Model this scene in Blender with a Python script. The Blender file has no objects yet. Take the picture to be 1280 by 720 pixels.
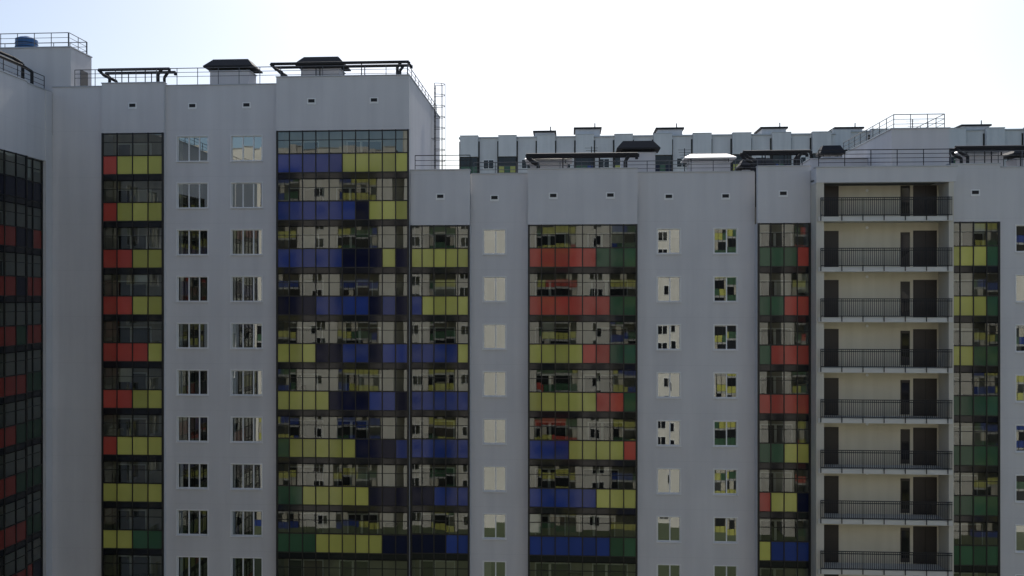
import bpy, math, random
from mathutils import Matrix, Vector
random.seed(7)
R = random.Random(11)
scene = bpy.context.scene

# ---------------------------------------------------------------- materials
def new_mat(name):
    m = bpy.data.materials.new(name); m.use_nodes = True
    nt = m.node_tree
    return m, nt, nt.nodes, nt.links, nt.nodes["Principled BSDF"]

def simple(name, col, rough=0.6, metal=0.0, var=0.12, scale=2.0, ior=1.5):
    m, nt, N, L, p = new_mat(name)
    geo = N.new("ShaderNodeNewGeometry")
    no = N.new("ShaderNodeTexNoise"); no.inputs["Scale"].default_value = scale; no.inputs["Detail"].default_value = 5
    L.new(geo.outputs["Position"], no.inputs["Vector"])
    mx = N.new("ShaderNodeMix"); mx.data_type = 'RGBA'
    mx.inputs[6].default_value = (*[c*(1-var) for c in col], 1)
    mx.inputs[7].default_value = (*[min(1, c*(1+var)) for c in col], 1)
    L.new(no.outputs["Fac"], mx.inputs[0]); L.new(mx.outputs[2], p.inputs["Base Color"])
    p.inputs["Roughness"].default_value = rough; p.inputs["Metallic"].default_value = metal
    p.inputs["IOR"].default_value = ior
    return m

def wall_mat(name, c0, c1, seams=True):
    m, nt, N, L, p = new_mat(name)
    geo = N.new("ShaderNodeNewGeometry")
    mp = N.new("ShaderNodeMapping"); mp.inputs["Scale"].default_value = (1.6, 1.6, 0.10)
    L.new(geo.outputs["Position"], mp.inputs["Vector"])
    n1 = N.new("ShaderNodeTexNoise"); n1.inputs["Scale"].default_value = 1.0; n1.inputs["Detail"].default_value = 6
    L.new(mp.outputs[0], n1.inputs["Vector"])
    n2 = N.new("ShaderNodeTexNoise"); n2.inputs["Scale"].default_value = 0.25; n2.inputs["Detail"].default_value = 6
    L.new(geo.outputs["Position"], n2.inputs["Vector"])
    av = N.new("ShaderNodeMath"); av.operation = 'ADD'
    L.new(n1.outputs["Fac"], av.inputs[0]); L.new(n2.outputs["Fac"], av.inputs[1])
    mr = N.new("ShaderNodeMapRange"); mr.inputs["From Min"].default_value = 0.75; mr.inputs["From Max"].default_value = 1.25
    L.new(av.outputs[0], mr.inputs["Value"])
    mx = N.new("ShaderNodeMix"); mx.data_type = 'RGBA'
    mx.inputs[6].default_value = (*c0, 1); mx.inputs[7].default_value = (*c1, 1)
    L.new(mr.outputs[0], mx.inputs[0])
    out = mx.outputs[2]
    if seams:
        sep = N.new("ShaderNodeSeparateXYZ"); L.new(geo.outputs["Position"], sep.inputs[0])
        a = N.new("ShaderNodeMath"); a.operation = 'ADD'; a.inputs[1].default_value = 0.25
        L.new(sep.outputs["Z"], a.inputs[0])
        f = N.new("ShaderNodeMath"); f.operation = 'MODULO'; f.inputs[1].default_value = 3.0
        L.new(a.outputs[0], f.inputs[0])
        g = N.new("ShaderNodeMath"); g.operation = 'LESS_THAN'; g.inputs[1].default_value = 0.035
        L.new(f.outputs[0], g.inputs[0])
        h = N.new("ShaderNodeMath"); h.operation = 'MULTIPLY'; h.inputs[1].default_value = 0.07
        L.new(g.outputs[0], h.inputs[0])
        m2 = N.new("ShaderNodeMix"); m2.data_type = 'RGBA'; m2.inputs[7].default_value = (0.1, 0.1, 0.1, 1)
        L.new(h.outputs[0], m2.inputs[0]); L.new(out, m2.inputs[6]); out = m2.outputs[2]
    L.new(out, p.inputs["Base Color"]); p.inputs["Roughness"].default_value = 0.85
    return m

def glass_mat(name, tint, base, wav=.03):
    m = bpy.data.materials.new(name); m.use_nodes = True
    nt = m.node_tree; N = nt.nodes; L = nt.links
    N.remove(N["Principled BSDF"]); out = N["Material Output"]
    t = N.new("ShaderNodeBsdfTransparent"); t.inputs[0].default_value = (*tint, 1)
    g = N.new("ShaderNodeBsdfGlossy"); g.inputs["Roughness"].default_value = 0.0
    g.inputs["Color"].default_value = (0.95, 1.0, 0.97, 1)
    fr = N.new("ShaderNodeFresnel"); fr.inputs["IOR"].default_value = 1.5
    ad = N.new("ShaderNodeMath"); ad.operation = 'ADD'; ad.use_clamp = True; ad.inputs[1].default_value = base
    L.new(fr.outputs[0], ad.inputs[0])
    geo = N.new("ShaderNodeNewGeometry")
    no = N.new("ShaderNodeTexNoise"); no.inputs["Scale"].default_value = 0.8; no.inputs["Detail"].default_value = 0
    L.new(geo.outputs["Position"], no.inputs["Vector"])
    bp = N.new("ShaderNodeBump"); bp.inputs["Strength"].default_value = wav; bp.inputs["Distance"].default_value = 0.02
    L.new(no.outputs["Fac"], bp.inputs["Height"]); L.new(bp.outputs[0], g.inputs["Normal"])
    mx = N.new("ShaderNodeMixShader")
    L.new(ad.outputs[0], mx.inputs[0]); L.new(t.outputs[0], mx.inputs[1]); L.new(g.outputs[0], mx.inputs[2])
    L.new(mx.outputs[0], out.inputs["Surface"])
    return m

M = {}
M['wall'] = wall_mat("painted_wall", (0.60, 0.588, 0.60), (0.67, 0.657, 0.665))
M['wallw'] = wall_mat("warm_wall", (0.58, 0.54, 0.46), (0.66, 0.62, 0.54))
M['owall'] = wall_mat("opposite_wall", (0.62, 0.59, 0.54), (0.70, 0.67, 0.62))
M['farwall'] = wall_mat("distant_wall", (0.60, 0.60, 0.61), (0.70, 0.70, 0.71))
M['cream'] = wall_mat("balcony_plaster", (0.62, 0.57, 0.45), (0.72, 0.67, 0.54), False)
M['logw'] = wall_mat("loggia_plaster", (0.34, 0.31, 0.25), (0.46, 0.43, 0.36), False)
M['conc'] = simple("concrete", (0.35, 0.35, 0.34), 0.9)
M['slab'] = simple("painted_slab_edge", (0.66, 0.65, 0.62), 0.8, var=.06)
M['frame'] = simple("dark_aluminium", (0.022, 0.021, 0.02), 0.45, 0.2)
M['wframe'] = simple("white_pvc", (0.80, 0.80, 0.80), 0.4, var=.03)
M['coping'] = simple("coping_metal", (0.45, 0.46, 0.48), 0.45, 0.5)
M['black'] = simple("black_painted_steel", (0.014, 0.014, 0.016), 0.7)
M['grey'] = simple("galvanised_steel", (0.12, 0.125, 0.135), 0.5, 0.4)
M['shiny'] = simple("zinc_sheet", (0.75, 0.75, 0.76), 0.32, 1.0)
M['roof'] = simple("bitumen_roof", (0.10, 0.10, 0.105), 0.9)
M['door'] = simple("dark_door", (0.035, 0.028, 0.024), 0.5)
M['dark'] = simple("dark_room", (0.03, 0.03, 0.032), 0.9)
M['room'] = simple("room_wall", (0.16, 0.15, 0.14), 0.9, var=.3, scale=.6)
M['curt'] = simple("curtain", (0.6, 0.57, 0.5), 0.9, var=.15, scale=4)
M['curt2'] = simple("coloured_curtain", (0.25, 0.2, 0.17), 0.9, var=.3)
M['blue_tank'] = simple("blue_plastic_tank", (0.03, 0.12, 0.30), 0.4)
BASE = {'cb': (0.022, 0.052, 0.25), 'cy': (0.50, 0.49, 0.12), 'cr': (0.48, 0.075, 0.055), 'cg': (0.045, 0.115, 0.06), 'cn': (0.006, 0.009, 0.036)}
NM = {'cb': 'blue', 'cy': 'yellow', 'cr': 'red', 'cg': 'green', 'cn': 'navy'}
for key, c in BASE.items():
    for v, f in enumerate((1.0, .80, 1.14, .91)):
        M[key+str(v)] = simple(NM[key]+"_glass_panel_tone", tuple(x*f for x in c), 0.06, ior=1.32 if key == 'cn' else 1.45, var=.14, scale=.7)
    M[key+'d'] = simple(NM[key]+"_painted_shade_panel", tuple(x*.42+.008 for x in c), 0.10, ior=1.42, var=.15, scale=.7)  # darkened copy: the left wing's shade is painted into the panel colour
    M[key+'o'] = simple(NM[key]+"_muted_panel", tuple(x*.8+.012 for x in c), 0.3, ior=1.42, var=.15, scale=.7)  # slightly muted copy for the blocks across the courtyard
M['sp'] = simple("dark_spandrel_glass", (0.012, 0.013, 0.016), 0.06, ior=1.45)
M['glass'] = glass_mat("loggia_glass", (0.60, 0.64, 0.60), 0.08)
M['wglass'] = glass_mat("window_glass", (0.52, 0.55, 0.56), 0.27)

# ---------------------------------------------------------------- mesh builder
class B:
    def __init__(s, name, mat=None):
        s.name = name; s.T = mat or Matrix.Identity(4); s.parts = {}
    def _p(s, part):
        return s.parts.setdefault(part, ([], [], [], []))
    def add(s, part, mat, vs, fs):
        V, F, I, ms = s._p(part)
        if mat not in ms: ms.append(mat)
        mi = ms.index(mat); n = len(V)
        V.extend(tuple(s.T @ Vector(v)) for v in vs)
        for f in fs:
            F.append(tuple(n+i for i in f)); I.append(mi)
    def box(s, part, mat, x0, x1, y0, y1, z0, z1):
        vs = [(x0,y0,z0),(x1,y0,z0),(x1,y1,z0),(x0,y1,z0),(x0,y0,z1),(x1,y0,z1),(x1,y1,z1),(x0,y1,z1)]
        s.add(part, mat, vs, [(0,3,2,1),(4,5,6,7),(0,1,5,4),(1,2,6,5),(2,3,7,6),(3,0,4,7)])
    def pane(s, part, mat, x0, x1, y, z0, z1, t=0.004):
        a = R.gauss(0, t); b = R.gauss(0, t); cx = (x0+x1)/2; cz = (z0+z1)/2
        vs = [(x, y + a*(x-cx) + b*(z-cz), z) for x, z in ((x0,z0),(x1,z0),(x1,z1),(x0,z1))]
        s.add(part, mat, vs, [(0,1,2,3)])
    def cyl(s, part, mat, p0, p1, r, n=8, r1=None):
        r1 = r if r1 is None else r1
        p0 = Vector(p0); p1 = Vector(p1); d = (p1-p0).normalized()
        u = d.orthogonal().normalized(); w = d.cross(u)
        vs = []
        for p, rr in ((p0, r), (p1, r1)):
            for i in range(n):
                a = 2*math.pi*i/n; vs.append(p + u*(math.cos(a)*rr) + w*(math.sin(a)*rr))
        fs = [(i, (i+1) % n, n+(i+1) % n, n+i) for i in range(n)]
        fs += [tuple(range(n-1, -1, -1)), tuple(range(n, 2*n))]
        s.add(part, mat, vs, fs)
    def path(s, part, mat, pts, r, n=8):
        for a, b in zip(pts, pts[1:]): s.cyl(part, mat, a, b, r, n)
    def frustum(s, part, mat, cx, cy, z0, z1, w0, d0, w1, d1):
        vs = []
        for z, w, d in ((z0, w0, d0), (z1, w1, d1)):
            vs += [(cx-w/2,cy-d/2,z),(cx+w/2,cy-d/2,z),(cx+w/2,cy+d/2,z),(cx-w/2,cy+d/2,z)]
        s.add(part, mat, vs, [(0,3,2,1),(4,5,6,7),(0,1,5,4),(1,2,6,5),(2,3,7,6),(3,0,4,7)])
    def _mesh(s, name, d):
        V, F, I, ms = d
        me = bpy.data.meshes.new(name); me.from_pydata(V, [], F)
        for m in ms: me.materials.append(M[m])
        me.polygons.foreach_set("material_index", I); me.update()
        ob = bpy.data.objects.new(name, me); scene.collection.objects.link(ob); return ob
    def finish(s):
        if len(s.parts) == 1:
            return s._mesh(s.name, list(s.parts.values())[0])
        e = bpy.data.objects.new(s.name, None); scene.collection.objects.link(e)
        for k, d in s.parts.items():
            o = s._mesh(k, d); o.parent = e
        return e

FL = 41.9; H = 3.0
COL = {'b':'cb','y':'cy','r':'cr','g':'cg','n':'cn'}
def pcol(ch, shaded=False):
    return COL[ch]+('d' if shaded else str(R.choice((0, 0, 1, 2, 3))))

def loggia(b, x0, x1, yf, ks, n, rows, zo=0.0, depth=1.25, shaded=False):
    w = (x1-x0)/n
    zmin = FL+min(ks)*H+zo; zmax = FL+max(ks)*H+zo+2.66
    for i in range(n+1):
        x = x0+i*w; hw = 0.03 if 0 < i < n else 0.06
        x = min(max(x, x0+hw), x1-hw)
        b.box("glazing_frames", 'frame', x-hw, x+hw, yf-0.045, yf+0.045, zmin-.4, zmax)
    for xa in (x0, x1-0.1):
        b.box("walls", 'wall', xa, xa+0.1, yf+0.06, yf+depth+.05, zmin-.4, zmax-.01)
    for k in ks:
        F = FL+k*H+zo
        row = rows.get(k)
        if row is None:
            seq = "rrryyyyggggbbbbbnn"; o = (k*3+int(x0)) % len(seq)
            row = "".join(seq[(o+int(j*0.9)) % len(seq)] for j in range(n))
        b.box("floor_slabs", 'conc', x0+.11, x1-.11, yf+0.08, yf+depth, F-0.22, F-0.02)
        for i in range(n):
            a = x0+i*w+.03; c = x0+(i+1)*w-.03
            b.pane("coloured_panels", pcol(row[i % len(row)], shaded), a, c, yf, F+.03, F+1.17, .0015)
            b.pane("coloured_panels", 'sp', a, c, yf+.004, F-.37, F-.03, .002)
            b.pane("glazing", 'glass', a, c, yf, F+1.23, F+2.57, .0013)
        for z, hh in ((F, .03), (F+1.2, .035), (F+2.6, .03), (F-.4, .02), (F+2.05, .018)):
            b.box("glazing_frames", 'frame', x0+.02, x1-.02, yf-.035, yf+.035, z-hh, z+hh)
        yb = yf+depth
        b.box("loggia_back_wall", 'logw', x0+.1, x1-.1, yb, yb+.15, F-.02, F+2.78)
        x = x0+.45
        while x + 1.9 < x1-.2:
            dw = R.choice((.8, .85)); ww = R.choice((1.0, 1.3))
            fr = 'wframe'
            b.box("loggia_doors", fr, x-.06, x+dw+.06, yb-.03, yb-.003, F, F+2.2)
            b.box("loggia_doors", 'dark', x+.03, x+dw-.03, yb-.045, yb-.033, F+.1, F+2.12)
            b.box("loggia_doors", fr, x+dw+.063, x+dw+ww+.1, yb-.03, yb-.003, F+.8, F+2.2)
            b.box("loggia_doors", R.choice(('dark', 'dark', 'curt', 'curt2')), x+dw+.13, x+dw+ww+.03, yb-.045, yb-.033, F+.87, F+2.12)
            x += dw+ww+R.uniform(.9, 2.0)
        for i in range(n):
            q = R.random(); a = x0+i*w+.06; c = x0+(i+1)*w-.06
            if q < .05:
                b.box("loggia_contents", R.choice(('curt', 'wframe', 'curt2')), a, c, yf+.1, yf+.12, F+R.uniform(1.25, 2.0), F+2.55)
            elif q < .13:
                b.box("loggia_contents", R.choice(('door', 'curt2', 'logw')), a, c, yf+.5, yf+1.0, F, F+R.uniform(.9, 2.0))

def window(b, cx, w, y, z0, h, sash):
    x0 = cx-w/2; x1 = cx+w/2; z1 = z0+h; yg = y+.10
    f = .05
    b.box("window_frames", 'wframe', x0, x0+f, yg-.035, yg+.035, z0, z1)
    b.box("window_frames", 'wframe', x1-f, x1, yg-.035, yg+.035, z0, z1)
    b.box("window_frames", 'wframe', x0+f, x1-f, yg-.035, yg+.035, z0, z0+f)
    b.box("window_frames", 'wframe', x0+f, x1-f, yg-.035, yg+.035, z1-f, z1)
    b.box("window_sills", 'wframe', x0-.07, x1+.07, y-.09, y+.06, z0-.05, z0-.012)
    for (a, c, d, e) in ((x0-.05, x0-.002, z0-.05, z1+.05), (x1+.002, x1+.05, z0-.05, z1+.05), (x0-.002, x1+.002, z1+.002, z1+.05)):
        b.box("window_surround", 'wframe', a, c, y-.025, y+.05, d, e)
    tot = sum(sash); xs = [x0+f]; W = w-2*f
    for s_ in sash: xs.append(xs[-1]+W*s_/tot)
    for i in range(len(sash)):
        a, c = xs[i], xs[i+1]
        if i: b.box("window_frames", 'wframe', a-.035, a+.035, yg-.03, yg+.03, z0+f, z1-f)
        b.pane("window_glass", 'wglass', a, c, yg+.005, z0+f*.5, z1-f*.5, .004)
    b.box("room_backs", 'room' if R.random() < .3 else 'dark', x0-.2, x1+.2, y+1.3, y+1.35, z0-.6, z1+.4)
    q = R.random()
    if q < .10:
        b.box("curtains", 'curt', x0+.04, x0+w*R.uniform(.2, .4), yg+.10, yg+.12, z0, z1)
    elif q < .17:
        b.box("curtains", R.choice(('curt', 'curt2')), x0+.03, x1-.03, yg+.10, yg+.12, z1-h*R.uniform(.2, .6), z1)

def winwall(b, x0, x1, y, z0, z1, wins, ks, zo=0.0, mat='wall', th=.4):
    wins = sorted(wins); x = x0
    for cx, w, h, sash in wins:
        b.box("walls", mat, x, cx-w/2, y, y+th, z0, z1)
        z = z0
        for k in sorted(ks):
            s0 = FL+k*H+zo+.85
            b.box("walls", mat, cx-w/2, cx+w/2, y, y+th, z, s0)
            window(b, cx, w, y, s0, h, sash)
            z = s0+h
        b.box("walls", mat, cx-w/2, cx+w/2, y, y+th, z, z1)
        x = cx+w/2
    b.box("walls", mat, x, x1, y, y+th, z0, z1)

def vent(b, cx, y, z):
    b.box("vent_openings", 'wframe', cx-.28, cx+.28, y-.03, y+.02, z-.2, z+.2)
    b.box("vent_openings", 'black', cx-.20, cx+.20, y-.037, y-.032, z-.08, z+.13)

def top(b, x0, x1, y, z0, z1, mat='wall', th=.4):
    b.box("walls", mat, x0, x1, y, y+th, z0, z1)
    b.box("coping", 'coping', x0-.03, x1+.03, y-.05, y+th+.05, z1+.002, z1+.06)

def coping(b, x0, x1, y, z1, th=.4):
    b.box("coping", 'coping', x0, x1, y-.05, y+th+.05, z1+.002, z1+.06)

# ================================================================ tall block (left)
KT = list(range(-14, 3)); KM = list(range(-14, 1))
A = B("apartment_block")
S3 = (1, 1, .75); S2 = (1, .8)
A.box("walls", 'wall', -33.45, -29.94, -.30, 0, 0, 53.65); coping(A, -33.45, -29.94, -.30, 53.65)
rowsA = {2:'ryyy',1:'ryyy',0:'rryy',-1:'rryy',-2:'rrry',-3:'rryy',-4:'ryyy',-5:'yyyy',-6:'yygg',-7:'gggg'}
loggia(A, -29.94, -25.85, -.68, KT, 4, rowsA)
top(A, -29.94, -25.85, -.68, FL+2*H+2.665, 53.75)
winwall(A, -25.85, -18.47, -.36, 0, 53.62, [(-24.1, 2.0, 1.6, S3), (-20.55, 2.0, 1.6, S3)], KT)
coping(A, -25.85, -18.47, -.36, 53.62)
rowsB = {2:'bbbbbyyyyy',1:'bbbbbbnyyy',0:'bbbbbnnnyn',-1:'nnnbbbbnbn',-2:'yyynnbbnbb',-3:'yyyynnnbbn',-4:'gyyyyynnnb',  # navy runs paint in the shadow and dark reflections near the corner
         -5:'ggyyyyynnn',-6:'gggyyyyynn',-7:'rgggyyyyyn'}
loggia(A, -18.47, -9.98, -.80, KT, 10, rowsB)
top(A, -18.47, -9.97, -.80, FL+2*H+2.665, 53.95)
A.box("walls", 'wall', -10.37, -9.97, -.35, 12.6, FL+H*1, 53.95)
A.box("coping", 'coping', -10.42, -9.92, -.33, 12.65, 53.952, 54.01)
A.box("walls", 'wall', -46, -10.37, 12.2, 12.6, 0, 53.6)
A.box("roof", 'roof', -46, -10.38, .06, 12.19, 52.9, 53.0)
for cx in (-27.9, -24.1, -20.55): vent(A, cx, -.68 if cx < -26 else -.36, 52.3)
for cx in (-16.2, -12.2): vent(A, cx, -.80, 52.4)
A.box("stair_tower", 'wall', -41, -32.25, -.24, 2.3, 53.0, 56.25)
A.box("stair_tower", 'coping', -41.05, -32.2, -.29, 2.35, 56.252, 56.32)
A.box("stair_tower", 'door', -32.249, -32.22, .9, 1.8, 53.1, 55.1)
A.finish()

# ================================================================ middle block
Bm = B("apartment_block")
rowsC = {0:'yyyyy',-1:'byyyy',-2:'bbbby',-3:'bbbbb',-4:'bbbbb',-5:'nnbbb',-6:'nnnbb',-7:'gnnnb'}  # navy at the left end carries on the painted dark corner
rowsD = {0:'rrrrrggg',-1:'rrrrrrgg',-2:'yyyyrrgg',-3:'yyyyyrrg',-4:'bbbyyyyr',-5:'bbbbbyyy',-6:'bbbbbbgg',-7:'gggbbbbb'}
rowsE = {0:'gggr',-1:'ggrr',-2:'grrr',-3:'rrrr',-4:'ggyy',-5:'ryyn',-6:'ybbb',-7:'gybb'}
PB = 48.02; PW = 47.82
loggia(Bm, -9.96, -6.19, -.5, KM, 5, rowsC); top(Bm, -9.95, -6.19, -.5, FL+2.665, PB)
winwall(Bm, -6.19, -2.53, 0, 0, PW, [(-4.67, 1.42, 1.55, S2)], KM); coping(Bm, -6.14, -2.58, 0, PW)
loggia(Bm, -2.53, 4.28, -.5, KM, 8, rowsD); top(Bm, -2.53, 4.28, -.5, FL+2.665, PB)
winwall(Bm, 4.28, 11.56, 0, 0, PW, [(6.26, 1.42, 1.55, S2), (9.76, 1.42, 1.55, S2)], KM); coping(Bm, 4.33, 11.51, 0, PW)
loggia(Bm, 11.56, 14.74, -.8, KM, 4, rowsE); top(Bm, 11.56, 14.74, -.8, FL+2.665, PB)
Bm.box("roof", 'roof', -9.9, 14.74, .42, 14, 47.0, 47.1)
Bm.box("walls", 'wall', -9.9, 14.74, 14, 14.4, 0, PW)
for cx in (-8.05, -.95, 2.6, 13.1): vent(Bm, cx, -.8 if cx > 12 else -.5, 46.35)
for cx in (-4.67, 6.26, 9.76): vent(Bm, cx, 0, 46.3)
Bm.finish()

# ================================================================ open-balcony stair block
C = B("apartment_block")
yf = -2.0; bx0, bx1 = 14.76, 22.73
C.box("walls", 'wallw', bx0, bx0+.45, yf, 0.6, 0, 46.85)
C.box("walls", 'wallw', bx1-.28, bx1, yf, 0.6, 0, 46.85)
C.box("walls", 'wall', bx0-.01, bx1+.15, yf-.05, yf+.45, 46.852, 47.75)
C.box("coping", 'coping', bx0-.05, bx1+.2, yf-.1, yf+.5, 47.752, 47.82)
C.box("roof", 'roof', bx0, bx1, yf+.46, 14, 47.0, 47.1)
C.box("walls", 'wall', bx0, bx0+.3, yf+.46, 14, 46.852, 47.75)
C.box("walls", 'wall', bx1-.3, bx1, yf+.46, 14, 46.852, 47.75)
yb = yf+1.5
for k in range(-14, 2):
    F = FL+k*H-.12
    C.box("balcony_slabs", 'slab', bx0+.46, bx1-.29, yf-.04, yb+.1, F-.2, F)
    C.box("balcony_slabs", 'slab', bx0+.1, bx1-.1, yf-.12, yf-.045, F-.24, F+.04)
    zt = F+2.79
    if k == 1: zt = F+2.1-.03
    zt = min(zt, 46.84)
    C.box("balcony_back_wall", 'cream', bx0+.455, bx1-.285, yb, yb+.2, F+.002, zt)
    C.box("doors", 'door', 15.40, 16.5, yb-.03, yb-.003, F+.02, min(F+2.3, zt-.01))
    C.box("doors", 'door', 20.95, 22.35, yb-.03, yb-.003, F+.02, min(F+2.3, zt-.01))
    C.box("doors", 'frame', 21.65, 21.70, yb-.04, yb-.032, F+.02, min(F+2.2, zt-.02))
    C.box("doors", 'door', 20.2, 20.75, yb-.03, yb-.003, F+.1, min(F+2.2, zt-.02))
    C.pane("windows", 'sp', 20.26, 20.69, yb-.036, F+.36, min(F+2.04, zt-.08), .01)
    C.cyl("ceiling_lamps", 'wframe', (18.2, yb-.05, zt-.3), (18.2, yb-.01, zt-.3), .09)
    if R.random() < .4:
        a = R.uniform(16.8, 19.3); C.box("stored_things", R.choice(('door', 'conc', 'curt2')), a, a+R.uniform(.3, .9), yb-.5, yb-.05, F, F+R.uniform(.4, 1.1))
    for z in (F+1.15, F+1.02, F+.12):
        C.box("balcony_railing", 'black', bx0+.2, bx1-.15, yf-.19, yf-.15, z-.022, z+.022)
    n = 68
    for i in range(n+1):
        x = bx0+.22+(bx1-bx0-.4)*i/n
        t = .024 if i % 11 == 0 else .013
        C.box("balcony_railing", 'black', x-t, x+t, yf-.185, yf-.155, F-.2 if i % 11 == 0 else F+.12, F+1.15)
C.box("roof_tower", 'wall', 20.2, 23.7, 1.0, 12, 47.1, 50.55)
C.box("roof_tower", 'coping', 20.14, 23.76, .94, 12.06, 50.552, 50.62)
C.box("roof_tower", 'wall', 16.4, 20.19, 5.5, 11.5, 47.1, 49.4)
C.box("roof_tower", 'coping', 16.34, 20.19, 5.44, 11.56, 49.402, 49.46)
C.finish()

# ================================================================ right end block
D = B("apartment_block")
rowsF = {0:'yyyg',-1:'yyyg',-2:'yygg',-3:'gggg',-4:'gggg',-5:'gggg',-6:'gggg',-7:'ggbb'}
loggia(D, 22.74, 25.84, -1.0, KM, 4, rowsF); top(D, 22.90, 25.84, -1.0, FL+2.665, PB)
winwall(D, 25.84, 40, -.95, 0, PW, [(27.75, 1.9, 1.6, S3), (31.3, 1.5, 1.6, S2), (35.5, 1.9, 1.6, S3)], KM)
coping(D, 25.89, 40, -.95, PW)
D.box("roof", 'roof', 22.74, 40, -.5, 14, 47.0, 47.1)
D.box("walls", 'wall', 39.6, 40, -.5, 14, 0, 47.8)
vent(D, 24.4, -1.0, 46.3); vent(D, 27.75, -.95, 46.3)
D.finish()

# ================================================================ left wing (faces +X)
TW = Matrix.Translation((-33.45, 0, 0)) @ Matrix.Rotation(math.radians(90), 4, 'Z')
W = B("apartment_block", TW)
KW = list(range(-14, 2)); zo = 1.2
rw = {1:'gnnnnnnn', 0:'nnnrrnnr', -1:'rrrrrnrr', -2:'rrrrrgrr', -3:'rrrrrrgg', -4:'rrrrrggg', -5:'ggrrrggg', -6:'gggrrrgg', -7:'ggggrrrn'}
W.box("walls", 'wall', -1.0, -.32, 0, .4, 0, 53.3)
loggia(W, -3.1, -1.0, .25, KW, 2, {k: v[-2:] for k, v in rw.items()}, zo, shaded=True)
loggia(W, -9.8, -3.12, -.05, KW, 6, {k: v[:6] for k, v in rw.items()}, zo, shaded=True)
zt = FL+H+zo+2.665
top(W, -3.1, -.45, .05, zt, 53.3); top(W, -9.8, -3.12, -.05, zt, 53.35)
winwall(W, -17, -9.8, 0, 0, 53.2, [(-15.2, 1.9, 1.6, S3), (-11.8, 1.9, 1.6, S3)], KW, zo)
loggia(W, -25, -17, -.05, KW, 8, {}, zo, shaded=True); top(W, -25, -17, -.05, zt, 53.35)
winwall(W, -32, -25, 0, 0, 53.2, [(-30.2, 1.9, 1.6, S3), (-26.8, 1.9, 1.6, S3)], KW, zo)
loggia(W, -38, -32, -.05, KW, 6, {}, zo, shaded=True); top(W, -38, -32, -.05, zt, 53.35)
W.box("walls", 'wall', -38.4, -38.0, -.05, 13, 0, 53.3)
W.box("roof", 'roof', -38, -.4, .42, 13, 52.5, 52.6)
W.finish()

# ================================================================ distant slab block
def far_block(x0, x1, y, ztop, pitch=3.25, floors=9):
    b = B("distant_apartment_block")
    b.box("walls", 'farwall', x0, x1, y, y+14, 0, ztop)
    b.box("coping", 'coping', x0-.2, x1+.2, y-.2, y+14.2, ztop+.01, ztop+.25)
    n = int((x1-x0)/pitch)
    for i in range(n):
        a = x0+i*pitch; kind = i % 4
        if kind in (0, 2):
            b.box("bays", 'farwall', a+.12, a+pitch-.12, y-.9, y-.005, ztop-3.2, ztop+.3)
            b.box("bays", 'coping', a+.06, a+pitch-.06, y-.96, y-.003, ztop+.302, ztop+.4)
        b.box("bays", 'frame', a-.14, a+.11, y-.1, y-.004, 30, ztop-.5)
        for f in range(floors):
            z = ztop-3.9-f*3.0
            if kind in (0, 2):
                for q in range(3):
                    xx = a+.2+q*(pitch-.4)/3
                    b.pane("glazing", 'sp', xx, xx+(pitch-.4)/3-.08, y-.7, z-.9, z+.55, .006)
                    b.pane("panels", R.choice(('cb1', 'cy1', 'cg1', 'cr1', 'cn1')) if q != 1 else 'cg1', xx, xx+(pitch-.4)/3-.08, y-.7, z-2.0, z-.95, .006)
                b.box("frames", 'frame', a+.15, a+pitch-.15, y-.68, y-.01, z-2.1, z+.6)
            else:
                b.box("frames", 'wframe', a+.7, a+pitch-.7, y-.05, y-.004, z-1.3, z+.3)
                b.pane("glazing", 'sp', a+.8, a+pitch/2-.04, y-.07, z-1.2, z+.2, .006)
                b.pane("glazing", 'sp', a+pitch/2+.04, a+pitch-.8, y-.07, z-1.2, z+.2, .006)
    b.finish()
far_block(-18.4, 44.0, 95, 67.0)
far_block(46, 100, 104, 69.0)

# ================================================================ blocks across the courtyard (seen mirrored in the glass)
TO = Matrix.Translation((0, -99, 0)) @ Matrix.Rotation(math.radians(180), 4, 'Z')
def opposite(xa, xb, kmax, bays, wins, seed):
    b = B("apartment_block", TO); ks = range(-14, kmax+1); zt = FL+kmax*H+6
    b.box("walls", 'owall', xa, xb, .02, 14, 0, zt)
    b.box("coping", 'coping', xa-.1, xb+.1, -.1, 14.1, zt+.002, zt+.1)
    rr = random.Random(seed)
    for (x, xe) in bays:
        wl = xe-x; n = round(wl/.85)
        seq = rr.choice(("rrryyyygggg", "yyyybbbbgg", "bbbbyyyygg", "ggggyyyyrrr", "yyyyggggyyy")); o = rr.randrange(6)
        b.box("bay", 'owall', x, xe, -.5, .018, FL+kmax*H+2.7, zt+.2)
        for k in ks:
            F = FL+k*H
            b.box("slabs", 'conc', x, xe, -.46, .016, F-.35, F-.02)
            for i in range(n):
                p = x+i*wl/n; c = seq[int(abs(k)*1.3+i*.5+o) % len(seq)]
                b.pane("panels", COL[c]+'o', p+.04, p+wl/n-.04, -.5, F, F+1.15, .002)
                b.pane("glazing", 'sp' if rr.random() < .75 else 'logw', p+.04, p+wl/n-.04, -.48, F+1.2, F+2.6, .003)
        for i in range(n+1):
            p = x+i*wl/n
            b.box("frames", 'frame', p-.035, p+.035, -.53, .01, 0, FL+kmax*H+2.68)
    for cx in wins:
        for k in ks:
            F = FL+k*H
            b.box("window_frames", 'wframe', cx-.85, cx+.85, -.04, .016, F+.85, F+2.45)
            b.pane("glazing", 'sp', cx-.77, cx-.05, -.06, F+.93, F+2.37, .003)
            b.pane("glazing", 'sp', cx+.05, cx+.77, -.06, F+.93, F+2.37, .003)
    b.finish()
opposite(30, 95, 6, [(33, 40), (47, 54), (62, 70), (78, 86)], [43.4, 57.5, 60, 73, 76, 89], 3)
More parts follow.
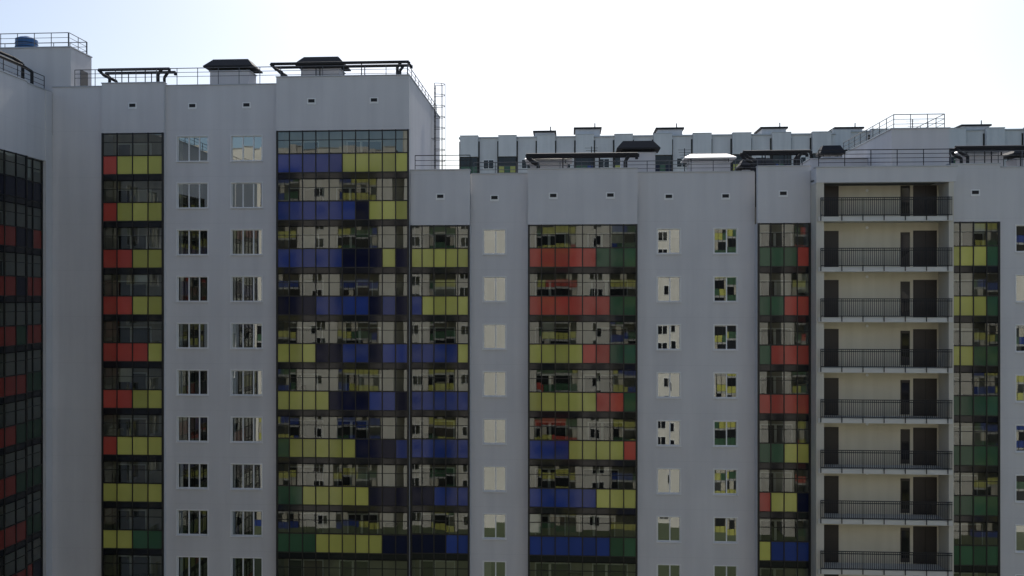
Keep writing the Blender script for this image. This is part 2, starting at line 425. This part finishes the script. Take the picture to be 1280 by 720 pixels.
opposite(-34, 28.5, 9, [(-31, -24.5), (-13, -7.5), (-1.5, 5.5), (19.5, 24)], [-20.5, -16.3, -4.8, 8.3, 17.6, 26.4], 5)
opposite(-90, -36, 5, [(-45, -38), (-59, -52), (-75, -67)], [-48.6, -63, -79, -84], 9)

# ================================================================ roof furniture
def hood(cx, cy, zb, ztop, w, mat='black', base='wall', d=2.0):
    b = B("roof_vent_hood"); c = .62 if mat == 'black' else .36
    b.box("base", base, cx-w*.39, cx+w*.39, cy-d*.36, cy+d*.36, zb, ztop-c-.24)
    b.box("base", 'coping', cx-w*.41, cx+w*.41, cy-d*.38, cy+d*.38, ztop-c-.238, ztop-c-.19)
    for sx in (-1, 1):
        for sy in (-1, 1):
            b.box("base", 'black', cx+sx*w*.36-.03, cx+sx*w*.36+.03, cy+sy*d*.33-.03, cy+sy*d*.33+.03, ztop-c-.188, ztop-c)
    b.box("base", mat, cx-w/2, cx+w/2, cy-d/2, cy+d/2, ztop-c+.001, ztop-c+.09)
    b.frustum("base", mat, cx, cy, ztop-c+.092, ztop, w*.99, d*.99, w*.70, d*.5)
    b.finish()
hood(-22.7, 3, 53.0, 56.05, 3.4); hood(-16.4, 2.6, 53.0, 56.0, 3.3)
hood(4.7, 5, 47.1, 50.6, 2.9); hood(-1.3, 3, 47.1, 49.35, 3.1, 'shiny'); hood(9.3, 4, 47.1, 49.5, 3.4, 'shiny')
hood(12.6, 5, 47.1, 49.35, 2.4); hood(26.4, 3, 47.1, 49.6, 3.0, 'shiny'); hood(29.9, 3.5, 47.1, 49.75, 3.2)
hood(18.3, 7.5, 49.46, 50.6, 1.7, d=1.3)

def pipe(x0, x1, y, z, zr, r=.10):
    b = B("roof_vent_pipe")
    for dy in (0, .9):
        b.path("pipe", 'black', [(x0+.75, y+dy, zr), (x0+.75, y+dy, z-.55), (x0+.35, y+dy, z-.35), (x0, y+dy, z), (x1, y+dy, z), (x1-.0, y+dy, z-.2)], r)
        for t in (.33, .66):
            x = x0+(x1-x0)*t
            b.cyl("pipe", 'black', (x, y+dy, zr), (x, y+dy, z), .035)
        b.path("pipe", 'black', [(x1-.5, y+dy, z), (x1-.75, y+dy, z-.35), (x1-.75, y+dy, zr)], r)
    b.finish()
pipe(-19.4, -10.3, .9, 55.25, 53.0); pipe(-31.0, -26.2, .9, 55.05, 53.0)
pipe(-2.7, 4.4, .9, 49.15, 47.1); pipe(11.0, 15.2, .9, 49.2, 47.1); pipe(23.9, 30.5, .6, 49.3, 47.1)

def railing(p0, p1, zb, h=1.0, step=1.4, mat='grey', bars=3):
    b = B("roof_railing"); p0 = Vector(p0); p1 = Vector(p1); L = (p1-p0).length; n = max(1, round(L/step))
    for i in range(bars):
        z = zb+h*(i+1)/bars
        b.cyl("rail", mat, (p0.x, p0.y, z), (p1.x, p1.y, z), .026 if i == bars-1 else .017, 6)
    for i in range(n+1):
        p = p0.lerp(p1, i/n)
        b.cyl("rail", mat, (p.x, p.y, zb-.3), (p.x, p.y, zb+h), .025, 6)
    b.finish()
railing((-32.0, -.2), (-10.2, -.2), 53.98, .8)
railing((-10.17, -.2), (-10.17, 12.3), 54.0, .8)
railing((-9.7, -.2), (-6.2, -.2), 48.05, .95, mat='black')
railing((-6.0, .2), (14.5, .2), 47.88, .7)
railing((14.95, -1.8), (22.6, -1.8), 47.82, 1.0, mat='black', bars=4)
railing((23.1, -.7), (39.8, -.7), 48.05, .8)
railing((20.4, 1.2), (23.5, 1.2), 50.6, .9, 1.0); railing((20.4, 1.2), (20.4, 11.5), 50.6, .9, 1.3); railing((23.5, 1.2), (23.5, 11.5), 50.6, .9, 1.3)
railing((-40.5, -.1), (-32.5, -.1), 56.3, .95, 1.2); railing((-32.45, -.1), (-32.45, 2.1), 56.3, .95, 1.0)
railing((-40.5, 2.1), (-32.5, 2.1), 56.3, .95, 1.2)
railing((-33.7, -37), (-33.7, -.8), 53.35, .9, 1.4, 'black')
b = B("roof_vent_pipe")
for dx, z0 in ((-34.3, 54.6), (-34.9, 55.1)):
    b.path("pipe", 'black', [(dx, -9, 52.6), (dx, -9, z0), (dx, -2.2, z0), (dx+.4, -1.8, z0-.3), (dx+.4, -1.8, 53.4)], .10)
    b.cyl("pipe", 'black', (dx, -5, 52.6), (dx, -5, z0), .04)
b.finish()
b = B("water_tank")
b.cyl("tank", 'blue_tank', (-36.0, 1.0, 56.33), (-36.0, 1.0, 57.15), .68, 24)
b.cyl("tank", 'blue_tank', (-36.0, 1.0, 57.15), (-36.0, 1.0, 57.28), .68, 24, .45)
b.cyl("tank", 'black', (-36.0, 1.0, 57.28), (-36.0, 1.0, 57.36), .2, 16)
for z in (56.6, 56.85): b.cyl("tank", 'black', (-36.0, 1.0, z), (-36.0, 1.0, z+.03), .70, 24)
b.finish()
b = B("caged_ladder")
X = -9.95
for yy in (8.3, 8.85): b.cyl("ladder", 'black', (X+.2, yy, 47.3), (X+.2, yy, 55.6), .03, 6)
for i in range(27): b.cyl("ladder", 'black', (X+.2, 8.3, 47.5+i*.3), (X+.2, 8.85, 47.5+i*.3), .016, 6)
for i in range(9):
    z = 49.2+i*.8
    pts = [(X+.2+.75*math.sin(t*math.pi/8), 8.575-.42*math.cos(t*math.pi/8), z) for t in range(9)]
    b.path("ladder", 'black', pts, .022, 5)
for t in (2, 4, 6):
    b.cyl("ladder", 'black', (X+.2+.75*math.sin(t*math.pi/8), 8.575-.42*math.cos(t*math.pi/8), 49.2), (X+.2+.75*math.sin(t*math.pi/8), 8.575-.42*math.cos(t*math.pi/8), 55.6), .02, 5)
for z in (49.2, 51.6, 54.0):
    for yy in (8.3, 8.85): b.cyl("ladder", 'black', (X-.03, yy, z), (X+.2, yy, z), .02, 5)
b.finish()
for cx, w, z, h in ((-4.1, 3.4, 67.25, 1.2), (3.3, 4.2, 67.25, 1.7), (17.3, 4.2, 67.25, 1.5), (34.8, 4.0, 67.25, 1.4), (50, 4.6, 69.25, .9), (72, 4.6, 69.25, 1.1)):
    yy = 98 if z < 69 else 107
    b = B("roof_plant_room")
    b.box("room", 'farwall', cx-w/2, cx+w/2, yy, yy+5, z, z+h)
    b.box("room", 'black', cx-w/2-.3, cx+w/2+.3, yy-.3, yy+5.3, z+h+.005, z+h+.3)
    b.cyl("room", 'grey', (cx+w*.3, yy+1, z+h), (cx+w*.3, yy+1, z+h+1.2), .1)
    b.finish()
def antenna(x, y, zb, h):
    b = B("roof_antenna")
    b.cyl("mast", 'black', (x, y, zb), (x, y, zb+h), .03, 6)
    for i in range(4):
        b.cyl("mast", 'black', (x-.45+.06*i, y, zb+h-.1-.18*i), (x+.45-.06*i, y, zb+h-.1-.18*i), .012, 5)
    b.finish()
antenna(8.0, 6, 47.1, 3.2); antenna(22.6, 4, 50.62, 1.1); antenna(1.6, 6, 47.1, 3.4)

# ================================================================ ground
def sheet(name, x0, x1, y0, y1, z, mat):
    me = bpy.data.meshes.new(name); me.from_pydata([(x0,y0,z),(x1,y0,z),(x1,y1,z),(x0,y1,z)], [], [(0,1,2,3)])
    me.materials.append(mat); o = bpy.data.objects.new(name, me); scene.collection.objects.link(o)
sheet("ground", -4000, 4000, -4000, 4000, 0, simple("grass_ground", (0.08, 0.10, 0.05), .95, var=.4, scale=.05))
sheet("courtyard_road", -30, 60, -60, -50, .004, simple("asphalt", (0.05, 0.05, 0.052), .9))
sheet("courtyard_paving", -32, 45, -14, -3, .004, simple("paving", (0.25, 0.24, 0.22), .9))

# ================================================================ light
EL = math.radians(44); AZ = math.radians(3)
w = bpy.data.worlds.new("World"); scene.world = w; w.use_nodes = True
N = w.node_tree.nodes; L = w.node_tree.links
sky = N.new("ShaderNodeTexSky"); sky.sky_type = 'NISHITA'; sky.sun_disc = False
sky.sun_elevation = EL; sky.sun_rotation = AZ; sky.air_density = 1.0; sky.dust_density = 2.2; sky.altitude = 50
L.new(sky.outputs[0], N["Background"].inputs[0]); N["Background"].inputs[1].default_value = 0.135
sl = bpy.data.lights.new("sun", 'SUN'); sl.energy = 3.0; sl.angle = math.radians(.5); sl.color = (1, .95, .87)
so = bpy.data.objects.new("sun", sl); scene.collection.objects.link(so)
d = Vector((math.sin(AZ)*math.cos(EL), math.cos(AZ)*math.cos(EL), math.sin(EL)))
so.rotation_euler = d.to_track_quat('Z', 'Y').to_euler(); so.location = (0, 60, 120)

# ================================================================ camera
cd = bpy.data.cameras.new("camera"); co = bpy.data.objects.new("camera", cd); scene.collection.objects.link(co)
cd.sensor_width = 36; cd.lens = 36*1120/1280; cd.clip_end = 9000; cd.clip_start = .5; cd.shift_y = 12/1280
co.location = (0, -56.5, 40); co.rotation_euler = (math.radians(90), 0, math.atan(.063))
scene.camera = co
scene.view_settings.view_transform = 'Standard'; scene.view_settings.look = 'None'; scene.view_settings.exposure = 0
